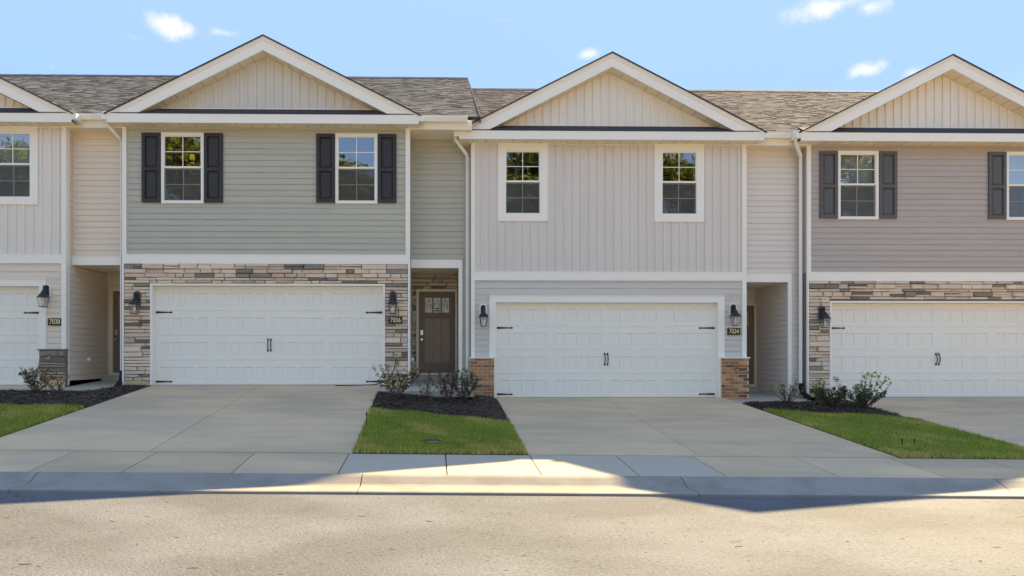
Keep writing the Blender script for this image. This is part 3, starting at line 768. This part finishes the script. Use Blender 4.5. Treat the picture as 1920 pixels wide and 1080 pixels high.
    for i in range(nrow):
        x = r0 - random.uniform(0, .3); s0 = i*ex; s1 = min(s0+ex+.03, L)
        while x < r1:
            wd = random.uniform(.10, .26); a, b = max(x, r0), min(x+wd, r1); x += wd
            if b-a < .02: continue
            ym = ye + s0*cs; zm = zee + s0*sn; xm = (a+b)/2
            if ym < 3 and zm < rake(xm) - .06 and abs(xm-cx) < hw: continue
            lift = .011 + random.choice((0, 0, .007)); n = len(V)
            p = lambda xx, s_, o: (xx, ye + s_*cs - o*sn, zee + s_*sn + o*cs)
            V += [p(a, s0, lift), p(b, s0, lift), p(b, s1, .004), p(a, s1, .004), p(a, s0, 0), p(b, s0, 0)]
            F += [(n, n+1, n+2, n+3), (n+4, n+5, n+1, n)]
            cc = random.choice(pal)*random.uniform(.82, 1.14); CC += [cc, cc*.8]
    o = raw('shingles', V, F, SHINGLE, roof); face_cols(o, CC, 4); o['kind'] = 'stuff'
    rc = MB(); x = r0
    while x < r1-.05:
        b = min(x+.2, r1); rc.prism([(yr-.15, zr-.075), (yr, zr+.02), (yr+.15, zr-.075), (yr+.15, zr-.06), (yr, zr+.037+random.uniform(0, .006)), (yr-.15, zr-.06)], x, b, lambda p, e: (e, p[0], p[1])); x += .2
    rc.build('ridge_cap', SHINGLE_D, roof)
    if c.get('rake_end'):
        MB().prism([(ye-.03, zee-.14), (yr, zr-.14), (yr, zr+.012), (ye-.03, zee+.012)], r1-.002, r1+.02, lambda p, e: (e, p[0], p[1])).build('roof_edge_board', SHINGLE_D, roof)
    # --- entry recess right of the block
    if c.get('nook'):
        g1 = W + gap; yu = c.get('yu', .25); nk = c['nook']; xo = W + 1.087; yb = 1.84
        uw = MB().quadbox((W, yu, b0), (g1, yu+.12, ez0+.05)).build('recess_wall', c['m_rec'], H)
        hsiding(uw, W+.012, g1, b1+.005, ez0-.03, c['m_rec'], lambda u, o, z: (u, yu-o, z))
        MB().quadbox((W+.012, yu-.035, b0), (xo+.085, yu, b1)).build('entry_header', WHITE, H)
        MB().quadbox((xo, yu-.036, -.02), (xo+.085, yu+.0, b0)).build('entry_post', WHITE, H)
        sw = MB().quadbox((xo+.02, yu, -.2), (g1+.05, yb+.2, b0)).build('entry_side_wall', c['m_rec'], H)
        hsiding(sw, xo+.085, g1+.04, 0, b0, c['m_rec'], lambda u, o, z: (u, yu-o, z))
        hsiding(sw, yu+.01, yb, .1, b0-.01, c['m_rec'], lambda u, o, z: (xo+.02-o, u, z))
        lw = MB().quadbox((W-.05, .0, -.2), (W-.0, yb+.2, b1)).build('garage_side_wall', c['m_side'], H)
        hsiding(lw, .10, yb, .1, b0-.01, c['m_side'], lambda u, o, z: (W+o, u, z))
        hsiding(lw, .10, yu, b0-.01, ez0, c['m_side'], lambda u, o, z: (W+o, u, z))
        MB().quadbox((W, yu-.01, b0+.001), (xo+.04, yb+.1, b0+.05)).build('porch_ceiling', CREAMTRIM, H)
        bw = MB().quadbox((W-.02, yb, -.2), (xo+.1, yb+.15, b1)).build('porch_back_wall', MORTAR_ST if nk == 'stone' else c['m_rec'], H)
        dx = W + .10; dhole = [(dx, dx+1.015, 0, .17+2.10)]
        if nk == 'stone': stonework(bw, W+.0, xo+.02, .1, b0, yb, dhole)
        else: hsiding(bw, W, xo+.02, .1, b0, c['m_rec'], lambda u, o, z: (u, yb-o, z), dhole)
        front_door(H, dx, yb-.03, .17)
        MB().quadbox((W, yb-.30, -.1), (xo+.02, yb+.02, .165)).build('door_step', CONC_L, H)
        # gutter over the recess
        gz = ez1+.045
        MB().prism([(ye-.12, gz), (ye-.12, gz-.03), (ye-.105, gz-.06), (ye-.08, gz-.115), (ye, gz-.115), (ye, gz), (ye-.008, gz), (ye-.008, gz-.10), (ye-.075, gz-.10), (ye-.11, gz-.03), (ye-.11, gz)], W+ov-.05, g1-.1, lambda p, e: (e, p[0], p[1])).build('gutter', GUTTER, H)
        MB().quadbox((W, ye-.0, ez0-.03), (g1, ye+.02, gz-.01)).build('recess_fascia', CREAMTRIM, H)
        MB().quadbox((W, ye+.02, ez0-.03), (g1, yu, ez0-.018)).build('recess_soffit', CREAMTRIM, H)
        v0 = (W+.012, .95, .62)
        if nk != 'plain':
            MB().tube([(W+.018, .9, .55), (W+.045, .9, .55)], .06, 8).tube([(W+.045, .9, .55), (W+.075, .9, .55)], .035, 8).build('outlet_cover', WHITE, H)
    downspout(H, -.068, -ov-.055, ez1-.05, .10, -.2, .1)
    return H
SAGE = vinyl('sage_siding', (162, 161, 150)); PUTTY = vinyl('putty_gable', (186, 183, 176))
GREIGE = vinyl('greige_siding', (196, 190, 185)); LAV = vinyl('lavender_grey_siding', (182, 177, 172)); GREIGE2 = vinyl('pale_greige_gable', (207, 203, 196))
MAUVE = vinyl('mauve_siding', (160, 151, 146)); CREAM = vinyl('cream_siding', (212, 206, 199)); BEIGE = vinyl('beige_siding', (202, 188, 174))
SH_G = [(112, 111, 110), (124, 122, 119), (99, 99, 99), (132, 129, 125), (107, 105, 102)]
SH_B = [(116, 109, 108), (128, 120, 118), (103, 97, 97), (138, 128, 126), (112, 103, 102)]
HOUSES = [
 dict(X=-14.06, Y=0, Z=0, gap=1.21, label='cream vinyl townhouse with board and batten upper storey, number 7038, cut by left picture edge', ez0=5.56, ez1=5.745, ov=.27, slope=.49, door=(.57, 5.60, 2.13),
      wins=[(.75, 1.56, 4.02, 5.45), (4.625, 5.435, 4.02, 5.45)], trim=.14, up='v', base='greystone', pillar=(.75, .5), m_up=CREAM, m_low=BEIGE, m_side=BEIGE, m_rec=BEIGE, m_gab=CREAM, blinds=True, roof=(-.5, 7.32), ridge=8.80, shing=SH_G, nook='siding'),
 dict(X=-6.68, Y=0, Z=0, gap=1.354, label='sage green sided townhouse with charcoal shutters and stone garage front, number 7036', ez0=5.56, ez1=5.75, ov=.205, slope=.503, door=(.64, 5.60, 2.15),
      wins=[(.824, 1.739, 3.92, 5.447), (4.566, 5.477, 3.93, 5.447)], trim=0, up='h', base='stone', shut=SHUT_D, m_up=SAGE, m_low=SAGE, m_side=SAGE, m_rec=SAGE, m_gab=PUTTY, blinds=False, roof=(-.06, 7.69), ridge=8.80, shing=SH_G, nook='stone', rake_end=True, yu=.62),
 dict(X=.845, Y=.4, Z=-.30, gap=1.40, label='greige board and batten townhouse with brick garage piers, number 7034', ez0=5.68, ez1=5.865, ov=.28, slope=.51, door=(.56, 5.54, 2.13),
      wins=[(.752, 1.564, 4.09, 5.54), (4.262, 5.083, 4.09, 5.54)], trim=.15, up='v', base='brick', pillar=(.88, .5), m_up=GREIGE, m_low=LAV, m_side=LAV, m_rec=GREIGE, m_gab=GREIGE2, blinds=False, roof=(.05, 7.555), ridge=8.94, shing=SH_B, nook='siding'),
 dict(X=8.40, Y=.4, Z=-.30, gap=1.35, label='mauve sided townhouse with slate grey shutters and stone garage front at right edge', ez0=5.68, ez1=5.865, ov=.29, slope=.51, door=(.545, 5.55, 2.13),
      wins=[(.70, 1.63, 4.01, 5.55), (4.54, 5.47, 4.01, 5.55)], trim=0, up='h', base='stone', shut=SHUT_G, m_up=MAUVE, m_low=MAUVE, m_side=MAUVE, m_rec=MAUVE, m_gab=GREIGE2, blinds=True, roof=(0, 7.7), ridge=8.94, shing=SH_B, nook='stone')]
for c in HOUSES: townhouse(c)

# ------------------------------------------------------------ lanterns, house numbers, small fittings
def lantern(x, y, z, plate, label):
    L = empty('wall_lantern', (x, y, z)); tag(L, label, 'lantern', 'wall lanterns beside the garage doors')     # z: bottom of the cage
    if plate:
        pr = [(.085*math.cos(q), .35 + (.075 if math.sin(q) > 0 else -.075) + .085*math.sin(q)) for q in np.linspace(0, 2*math.pi, 20, endpoint=False)]
        MB().prism(pr, 0, -.02, lambda p, e: (p[0], e, p[1])).build('mounting_block', plate, L)
    pr = [(.055*math.cos(q), .36 + (.07 if math.sin(q) > 0 else -.07) + .055*math.sin(q)) for q in np.linspace(0, 2*math.pi, 16, endpoint=False)]
    MB().prism(pr, -.02, -.045, lambda p, e: (p[0], e, p[1])).build('backplate', BLACK, L)
    yc = -.15
    MB().tube([(0, -.04, .38), (0, -.08, .42), (0, yc+.02, .43), (0, yc, .38)], .011, 6).tube([(0, yc, .36), (0, yc, .47)], [.012, .006], 6).build('arm', BLACK, L)
    hood = MB()
    rr = [(.115, .215), (.105, .235), (.085, .265), (.06, .295), (.045, .31), (.04, .335), (.018, .36)]
    for (a, za), (b, zb) in zip(rr[:-1], rr[1:]):
        for k in range(8):
            q0, q1 = math.pi/8 + k*math.pi/4, math.pi/8 + (k+1)*math.pi/4
            hood.poly([(a*math.cos(q0), yc+a*math.sin(q0), za), (a*math.cos(q1), yc+a*math.sin(q1), za), (b*math.cos(q1), yc+b*math.sin(q1), zb), (b*math.cos(q0), yc+b*math.sin(q0), zb)])
    hood.build('hood', BLACK, L)
    t, b = .082, .052; cg = MB()
    for sx, sy in ((-1, -1), (1, -1), (1, 1), (-1, 1)): cg.tube([(sx*t, yc+sy*t, .215), (sx*b, yc+sy*b, .01)], .0055, 4)
    cg.quadbox((-b-.008, yc-b-.008, 0), (b+.008, yc+b+.008, .014)); cg.quadbox((-t-.008, yc-t-.008, .205), (t+.008, yc+t+.008, .218))
    cg.build('cage', BLACK, L)
    g = MB()
    cs_ = [(-1, -1), (1, -1), (1, 1), (-1, 1)]
    for i in range(4):
        p, q = cs_[i], cs_[(i+1) % 4]
        g.poly([(p[0]*b, yc+p[1]*b, .014), (q[0]*b, yc+q[1]*b, .014), (q[0]*t, yc+q[1]*t, .205), (p[0]*t, yc+p[1]*t, .205)])
    g.build('glass', LAMPGLASS, L)
    MB().tube([(0, yc, .014), (0, yc, .05), (0, yc, .07), (0, yc, .11), (0, yc, .145), (0, yc, .16)], [.012, .012, .024, .03, .02, .004], 8).build('bulb', BULB, L)
STB = mat('mauve_mounting_block', srgb(126, 112, 108), .8, .1, 10, 60, .3, 60)
lantern(-8.29, -.02, 1.67, WHITE, 'black wall lantern on beige siding above the number 7038')
lantern(-6.35, -.05, 1.52, STB, 'black wall lantern on stone left of the sage townhouse garage door')
lantern(-.865, -.05, 1.53, STB, 'black wall lantern on stone above the number 7036')
lantern(1.115, .38, 1.285, WHITE, 'black wall lantern on grey siding left of the greige townhouse garage door')
lantern(6.72, .38, 1.305, WHITE, 'black wall lantern on grey siding above the number 7034')
lantern(8.71, .35, 1.255, STB, 'black wall lantern on stone left of the mauve townhouse garage door')
def plaque(x, y, z, txt, label):
    Pq = empty('house_number', (x, y, z)); tag(Pq, label, 'house number', 'house number plaques')
    MB().quadbox((-.14, -.014, -.075), (.14, 0, .075)).build('plate', PLAQ, Pq)
    MB().quadbox((-.143, -.017, -.078), (.143, -.002, -.070)).quadbox((-.143, -.017, .070), (.143, -.002, .078)).quadbox((-.143, -.017, -.07), (-.135, -.002, .07)).quadbox((.135, -.017, -.07), (.143, -.002, .07)).build('rim', GOLD if False else PLAQ, Pq)
    cu = bpy.data.curves.new('digits', 'FONT'); cu.body = txt; cu.size = .135; cu.align_x = 'CENTER'; cu.align_y = 'CENTER'; cu.extrude = .003; cu.offset = .0012; cu.space_character = .98
    tmp = bpy.data.objects.new('digits', cu); COL.objects.link(tmp)
    dg = bpy.context.evaluated_depsgraph_get(); me = bpy.data.meshes.new_from_object(tmp.evaluated_get(dg)); me.name = 'digits'
    bpy.data.objects.remove(tmp)
    me.materials.clear(); me.materials.append(GOLD)
    o = link('digits', me, Pq, (0, -.018, 0)); o.rotation_euler = (R(90), 0, 0); o.scale = (.86, 1.1, 1)
plaque(-8.12, -.022, 1.365, '7038', 'brown plaque with gold number 7038 on beige siding')
plaque(-.81, -.06, 1.405, '7036', 'brown plaque with gold number 7036 on stone')
plaque(6.745, .378, 1.185, '7034', 'brown plaque with gold number 7034 on grey siding')
def faucet(x, y, z, label):
    F_ = empty('outdoor_tap', (x, y, z)); tag(F_, label, 'tap')
    MB().tube([(0, 0, 0), (0, -.06, 0), (0, -.09, -.03)], [.014, .014, .012], 8).build('spout', METAL, F_)
    MB().tube([(-.04, -.055, .035), (.04, -.055, .035)], .009, 6).tube([(0, -.055, 0), (0, -.055, .035)], .006, 6).build('tap_handle', BLACK, F_)
    MB().tube([(0, .01, 0), (0, -.006, 0)], .03, 10).build('wall_flange', METAL, F_)
faucet(6.75, .30, .33, 'small outdoor tap on the brick pier below the number 7034')
faucet(-8.17, -.16, .60, 'small outdoor tap on the grey stone pier of the cream townhouse')
faucet(-.80, -.05, .62, 'small outdoor tap on tan stone below the number 7036 with a hose')
hose = MB().tube([(-.80, -.14, .58), (-.81, -.17, .45), (-.87, -.2, .25), (-1.0, -.24, .09), (-1.25, -.25, .02), (-1.7, -.2, .005), (-2.1, -.12, 0.0)], .011, 6)
tag(hose.build('garden_hose', PIPE, None, True), 'thin dark hose from the tap onto the driveway before the garage door', 'hose')
# turf fittings
vz = ground_z(.0, -5.42)
vb = empty('valve_box', (.0, -5.42, vz)); tag(vb, 'round grey valve cover in bare soil of the middle lawn', 'valve cover')
MB().tube([(0, 0, -.05), (0, 0, .035)], .12, 16).build('rim', PIPE, vb)
MB().tube([(0, 0, .03), (0, 0, .042)], .09, 16).build('lid', mat('grey_plastic_lid', srgb(120, 124, 128), .5, .05), vb)
dirt = MB()
for k in range(260):
    a, r_ = random.uniform(0, 6.28), random.uniform(.08, .2); X, Y = r_*math.cos(a)*1.1, -5.42 + r_*math.sin(a)*.8; Z = ground_z(X, Y)+random.uniform(.012, .035); q = random.uniform(.008, .02)
    dirt.quadbox((X-q, Y-q, Z-q), (X+q, Y+q*.8, Z+q*.6))
tag(dirt.build('soil_clods', mat('orange_soil', srgb(120, 86, 54), .95, .3)), 'loose brown soil clods around the valve cover', 'soil', kind='stuff')
def stake(X, Y, h, label, grp=None):
    z = ground_z(X, Y); s_ = empty('sprinkler_stake', (X, Y, z)); tag(s_, label, 'stake', grp)
    MB().tube([(0, 0, -.05), (.004, 0, h*.8)], .006, 6).build('rod', PIPE, s_); MB().tube([(0, 0, h*.8), (.002, 0, h)], [.014, .01], 6).build('head', PIPE, s_)
stake(-1.0, -4.55, .27, 'thin dark stake at the left edge of the middle lawn')
stake(6.62, -5.3, .12, 'left one of two short dark stakes in the right lawn')
stake(6.80, -5.3, .12, 'right one of two short dark stakes in the right lawn')
# grit on the street
gr = MB()
for k in range(2600):
    X = random.uniform(-6, 9); Y = -7.8 - 3.6*random.random()**1.2; Z = street_z(X, Y); l = random.uniform(.003, .010) if random.random() < .965 else random.uniform(.012, .026); a = random.gauss(0, .5); l *= 1.6; wd = l*random.uniform(.12, .4)
    ca, sa = math.cos(a), math.sin(a); n = len(gr.v); hh = l*.12
    gr.v += [(X+ca*l*p-sa*wd*q, Y+sa*l*p+ca*wd*q, Z) for p, q in ((-1, -1), (1, -1), (1, 1), (-1, 1))] + [(X, Y, Z+hh)]
    gr.f += [(n, n+1, n+4), (n+1, n+2, n+4), (n+2, n+3, n+4), (n+3, n, n+4)]
tag(gr.build('street_grit', mat('grit', srgb(62, 58, 54), .9, .6, 3, 40)), 'scattered grit and leaf litter on the dusty street', 'grit', kind='stuff')

# ------------------------------------------------------------ shrubs
def shrub(X, Y, h, spread, nst, leaves, pal, label, leafsize=.035, bi=1, tip=.5, name='shrub'):
    leaves = int(leaves*1.5); z0 = bed_z(bi)(X, Y) - .01
    O = empty(name, (X, Y, z0)); tag(O, label, 'shrub', 'shrubs in the planting beds')
    st_ = MB(); pts = []; 
    for i in range(nst):
        a = random.uniform(0, 6.28); out = 1.2*spread*random.uniform(.2, 1); hh = h*random.uniform(.55, 1.0)
        p = [np.array((random.uniform(-.03, .03), random.uniform(-.03, .03), 0))]
        for k in range(1, 6):
            t = k/5; p.append(np.array((math.cos(a)*out*t**.8 + random.gauss(0, .012), math.sin(a)*out*t**.8 + random.gauss(0, .012), hh*t)))
        st_.tube(p, [.007, .006, .005, .004, .003, .002], 4)
        for k in range(4):
            q = random.uniform(.35, .95)*5; i0 = int(q); b0 = p[i0] + (p[min(5, i0+1)]-p[i0])*(q-i0)
            b1 = b0 + np.array((random.gauss(0, .07), random.gauss(0, .07), random.uniform(.03, .12)))*min(1.2, h/.5)
            st_.tube([b0, (b0+b1)/2 + np.array((0, 0, -.008)), b1], [.003, .0025, .0015], 4); pts.append((b0, b1))
        for k in range(4): pts.append((p[k+1], p[k+2] if k < 4 and k+2 < 6 else p[5]))
        pts.append((p[4], p[5])); pts.append((p[5], p[5]+np.array((0, 0, .03))))
    st_.build('stems', TWIG, O)
    P_ = []; C_ = []
    for k in range(leaves):
        a, b = random.choice(pts); t = random.random(); t = t**.5
        q = a + (b-a)*t + np.array([random.gauss(0, .014) for _ in range(3)])
        P_.append(q); u = q[2]/h
        cset = pal[0] if random.random() > tip*max(0, (u-.35))*2 else pal[1]
        C_.append(np.array(random.choice(cset))*random.uniform(.7, 1.3))
    P_ = np.array(P_); nn = rng.normal(size=(leaves, 3)) + np.array([0, 0, .8])
    leaf_cloud('leaves', P_, nn, rng.uniform(.6, 1.4, leaves)*leafsize*1.2, np.array(C_), LEAF, O, .5)
MAR = [srgb(118, 74, 72), srgb(96, 66, 62), srgb(142, 98, 90), srgb(90, 86, 60)]; GRN = [srgb(158, 168, 74), srgb(184, 182, 96), srgb(126, 144, 66)]; DGR = [srgb(84, 98, 60), srgb(70, 76, 54), srgb(104, 108, 74)]; TWG = [srgb(112, 92, 80), srgb(128, 118, 86)]
shrub(-8.98, -1.75, .62, .34, 12, 420, (MAR, GRN), 'maroon and green shrub at the left picture edge', bi=0, tip=.9, leafsize=.045)
shrub(-7.62, -1.62, .50, .38, 14, 620, (MAR, GRN), 'bushy maroon shrub with green tips before the grey stone pier', bi=0, tip=.6)
shrub(-7.12, -1.66, .34, .26, 12, 70, (TWG, GRN), 'nearly bare twiggy shrub on the path edge left of the sage townhouse', bi=0, tip=.2)
shrub(-.72, -1.72, .60, .44, 16, 640, (MAR, GRN), 'bushy maroon shrub left of the brown front door', bi=1, tip=.25)
shrub(-.80, -1.50, .66, .22, 5, 90, (GRN, GRN), 'sparse yellow green shrub against the stone below the number 7036', bi=1)
shrub(-.16, -1.75, .40, .24, 7, 90, (DGR, GRN), 'small sparse shrub between two maroon shrubs at the front door', bi=1, tip=.2)
shrub(.30, -1.78, .62, .40, 15, 620, (MAR, DGR), 'bushy maroon shrub before the right side of the brown door', bi=1, tip=.3)
shrub(.62, -1.35, .62, .28, 14, 620, (DGR, GRN), 'dark green shrub beside the brick pier', bi=1, tip=.15)
shrub(7.12, -1.22, .48, .38, 16, 130, (TWG, GRN), 'sparse twiggy shrub with pale green tips by the greige townhouse path', bi=2, tip=1.0, leafsize=.045)
shrub(7.82, -1.55, .36, .42, 22, 900, (DGR, MAR), 'low dark dense shrub between two green tipped shrubs', bi=2, tip=.2)
shrub(8.42, -1.62, .68, .42, 14, 330, (DGR, GRN), 'tall green tipped shrub before the mauve townhouse garage door', bi=2, tip=1.0, leafsize=.045)
shrub(8.35, -1.72, .34, .40, 22, 800, (DGR, MAR), 'low dark shrub at the foot of the tall green tipped shrub', bi=2, tip=.1)
shrub(8.05, -.75, .50, .26, 9, 160, (GRN, DGR), 'yellow green shrub by the downspout of the mauve townhouse', bi=2, tip=.2)

# ------------------------------------------------------------ trees across the street (seen in the window panes)
def tree(X, Y, h, r, label, hue=0, seed=0, nleaf=20000):
    rs = random.Random(seed); O = empty('tree', (X, Y, -.85)); tag(O, label, 'tree', 'trees across the street')
    tb = MB(); ends = []
    def grow(p, d, L, rad, lev):
        q = [p]; n = 4
        for k in range(n):
            d = d + np.array([rs.gauss(0, .12), rs.gauss(0, .12), .04]); d /= np.linalg.norm(d); q.append(q[-1] + d*L/n)
        tb.tube(q, [rad*(1-.45*k/n) for k in range(n+1)], 6 if lev < 2 else 4, False)
        if lev >= 3: ends.append((q[-1], L)); ends.append((q[2], L)); return
        for k in range(rs.choice((3, 4)) if lev else 6):
            a = rs.uniform(0, 6.28); el = rs.uniform(.2, .9)
            nd = np.array([math.cos(a)*math.cos(el), math.sin(a)*math.cos(el), math.sin(el)]); nd = nd*.75 + d*.35; nd /= np.linalg.norm(nd)
            grow(q[rs.choice((2, 3, 4))], nd, L*(.62 if lev else r/h*.95)*rs.uniform(.75, 1.2), rad*.5, lev+1)
    grow(np.array([0, 0, 0.]), np.array([0, 0, 1.]), h*.6, h*.022, 0)
    tb.build('trunk', BARK, O, True)
    E_ = np.array([e[0] for e in ends]); n = nleaf; idx = rng.integers(0, len(E_), n)
    P_ = E_[idx] + rng.normal(0, .5, (n, 3))*np.array([1, 1, .75])
    base = np.array([srgb(92, 110, 48), srgb(112, 118, 56), srgb(72, 90, 42)])[rng.integers(0, 3, n)]
    if hue: base = base*np.array([1.25, 1.0, .8])
    tone = rng.uniform(.7, 1.25, (len(E_), 1))[idx]
    leaf_cloud('crown', P_, rng.normal(size=(n, 3)), rng.uniform(.16, .34, n), base*tone, LEAF, O, .6)
TR = [(-30, -27, 14.0, 5.2, 1, 'broad tree across the street, farthest left'), (-22.5, -25, 14.2, 4.6, 0, 'lower broad tree across the street, second from the left'), (-14.0, -25, 19.5, 5.6, 1, 'tall olive tree across the street opposite the left driveway'),
      (-9.0, -30, 14.0, 4.6, 0, 'round topped tree across the street opposite the sage townhouse'), (-4.2, -25, 14.2, 4.6, 1, 'lower round tree across the street opposite the brown front door'), (5.4, -23, 18.5, 5.6, 0, 'near leafy tree across the street opposite the greige townhouse'),
      (14.6, -25, 19.5, 5.8, 1, 'tall tree across the street opposite the right driveway'), (21.5, -28, 15.0, 5.0, 0, 'broad tree across the street, second from the right'), (26.5, -25, 19.0, 5.4, 1, 'broad tree across the street, farthest right')]
for i, (X, Y, h, r, hue, lab) in enumerate(TR): tree(X, Y, h, r, lab, hue, 40+i)
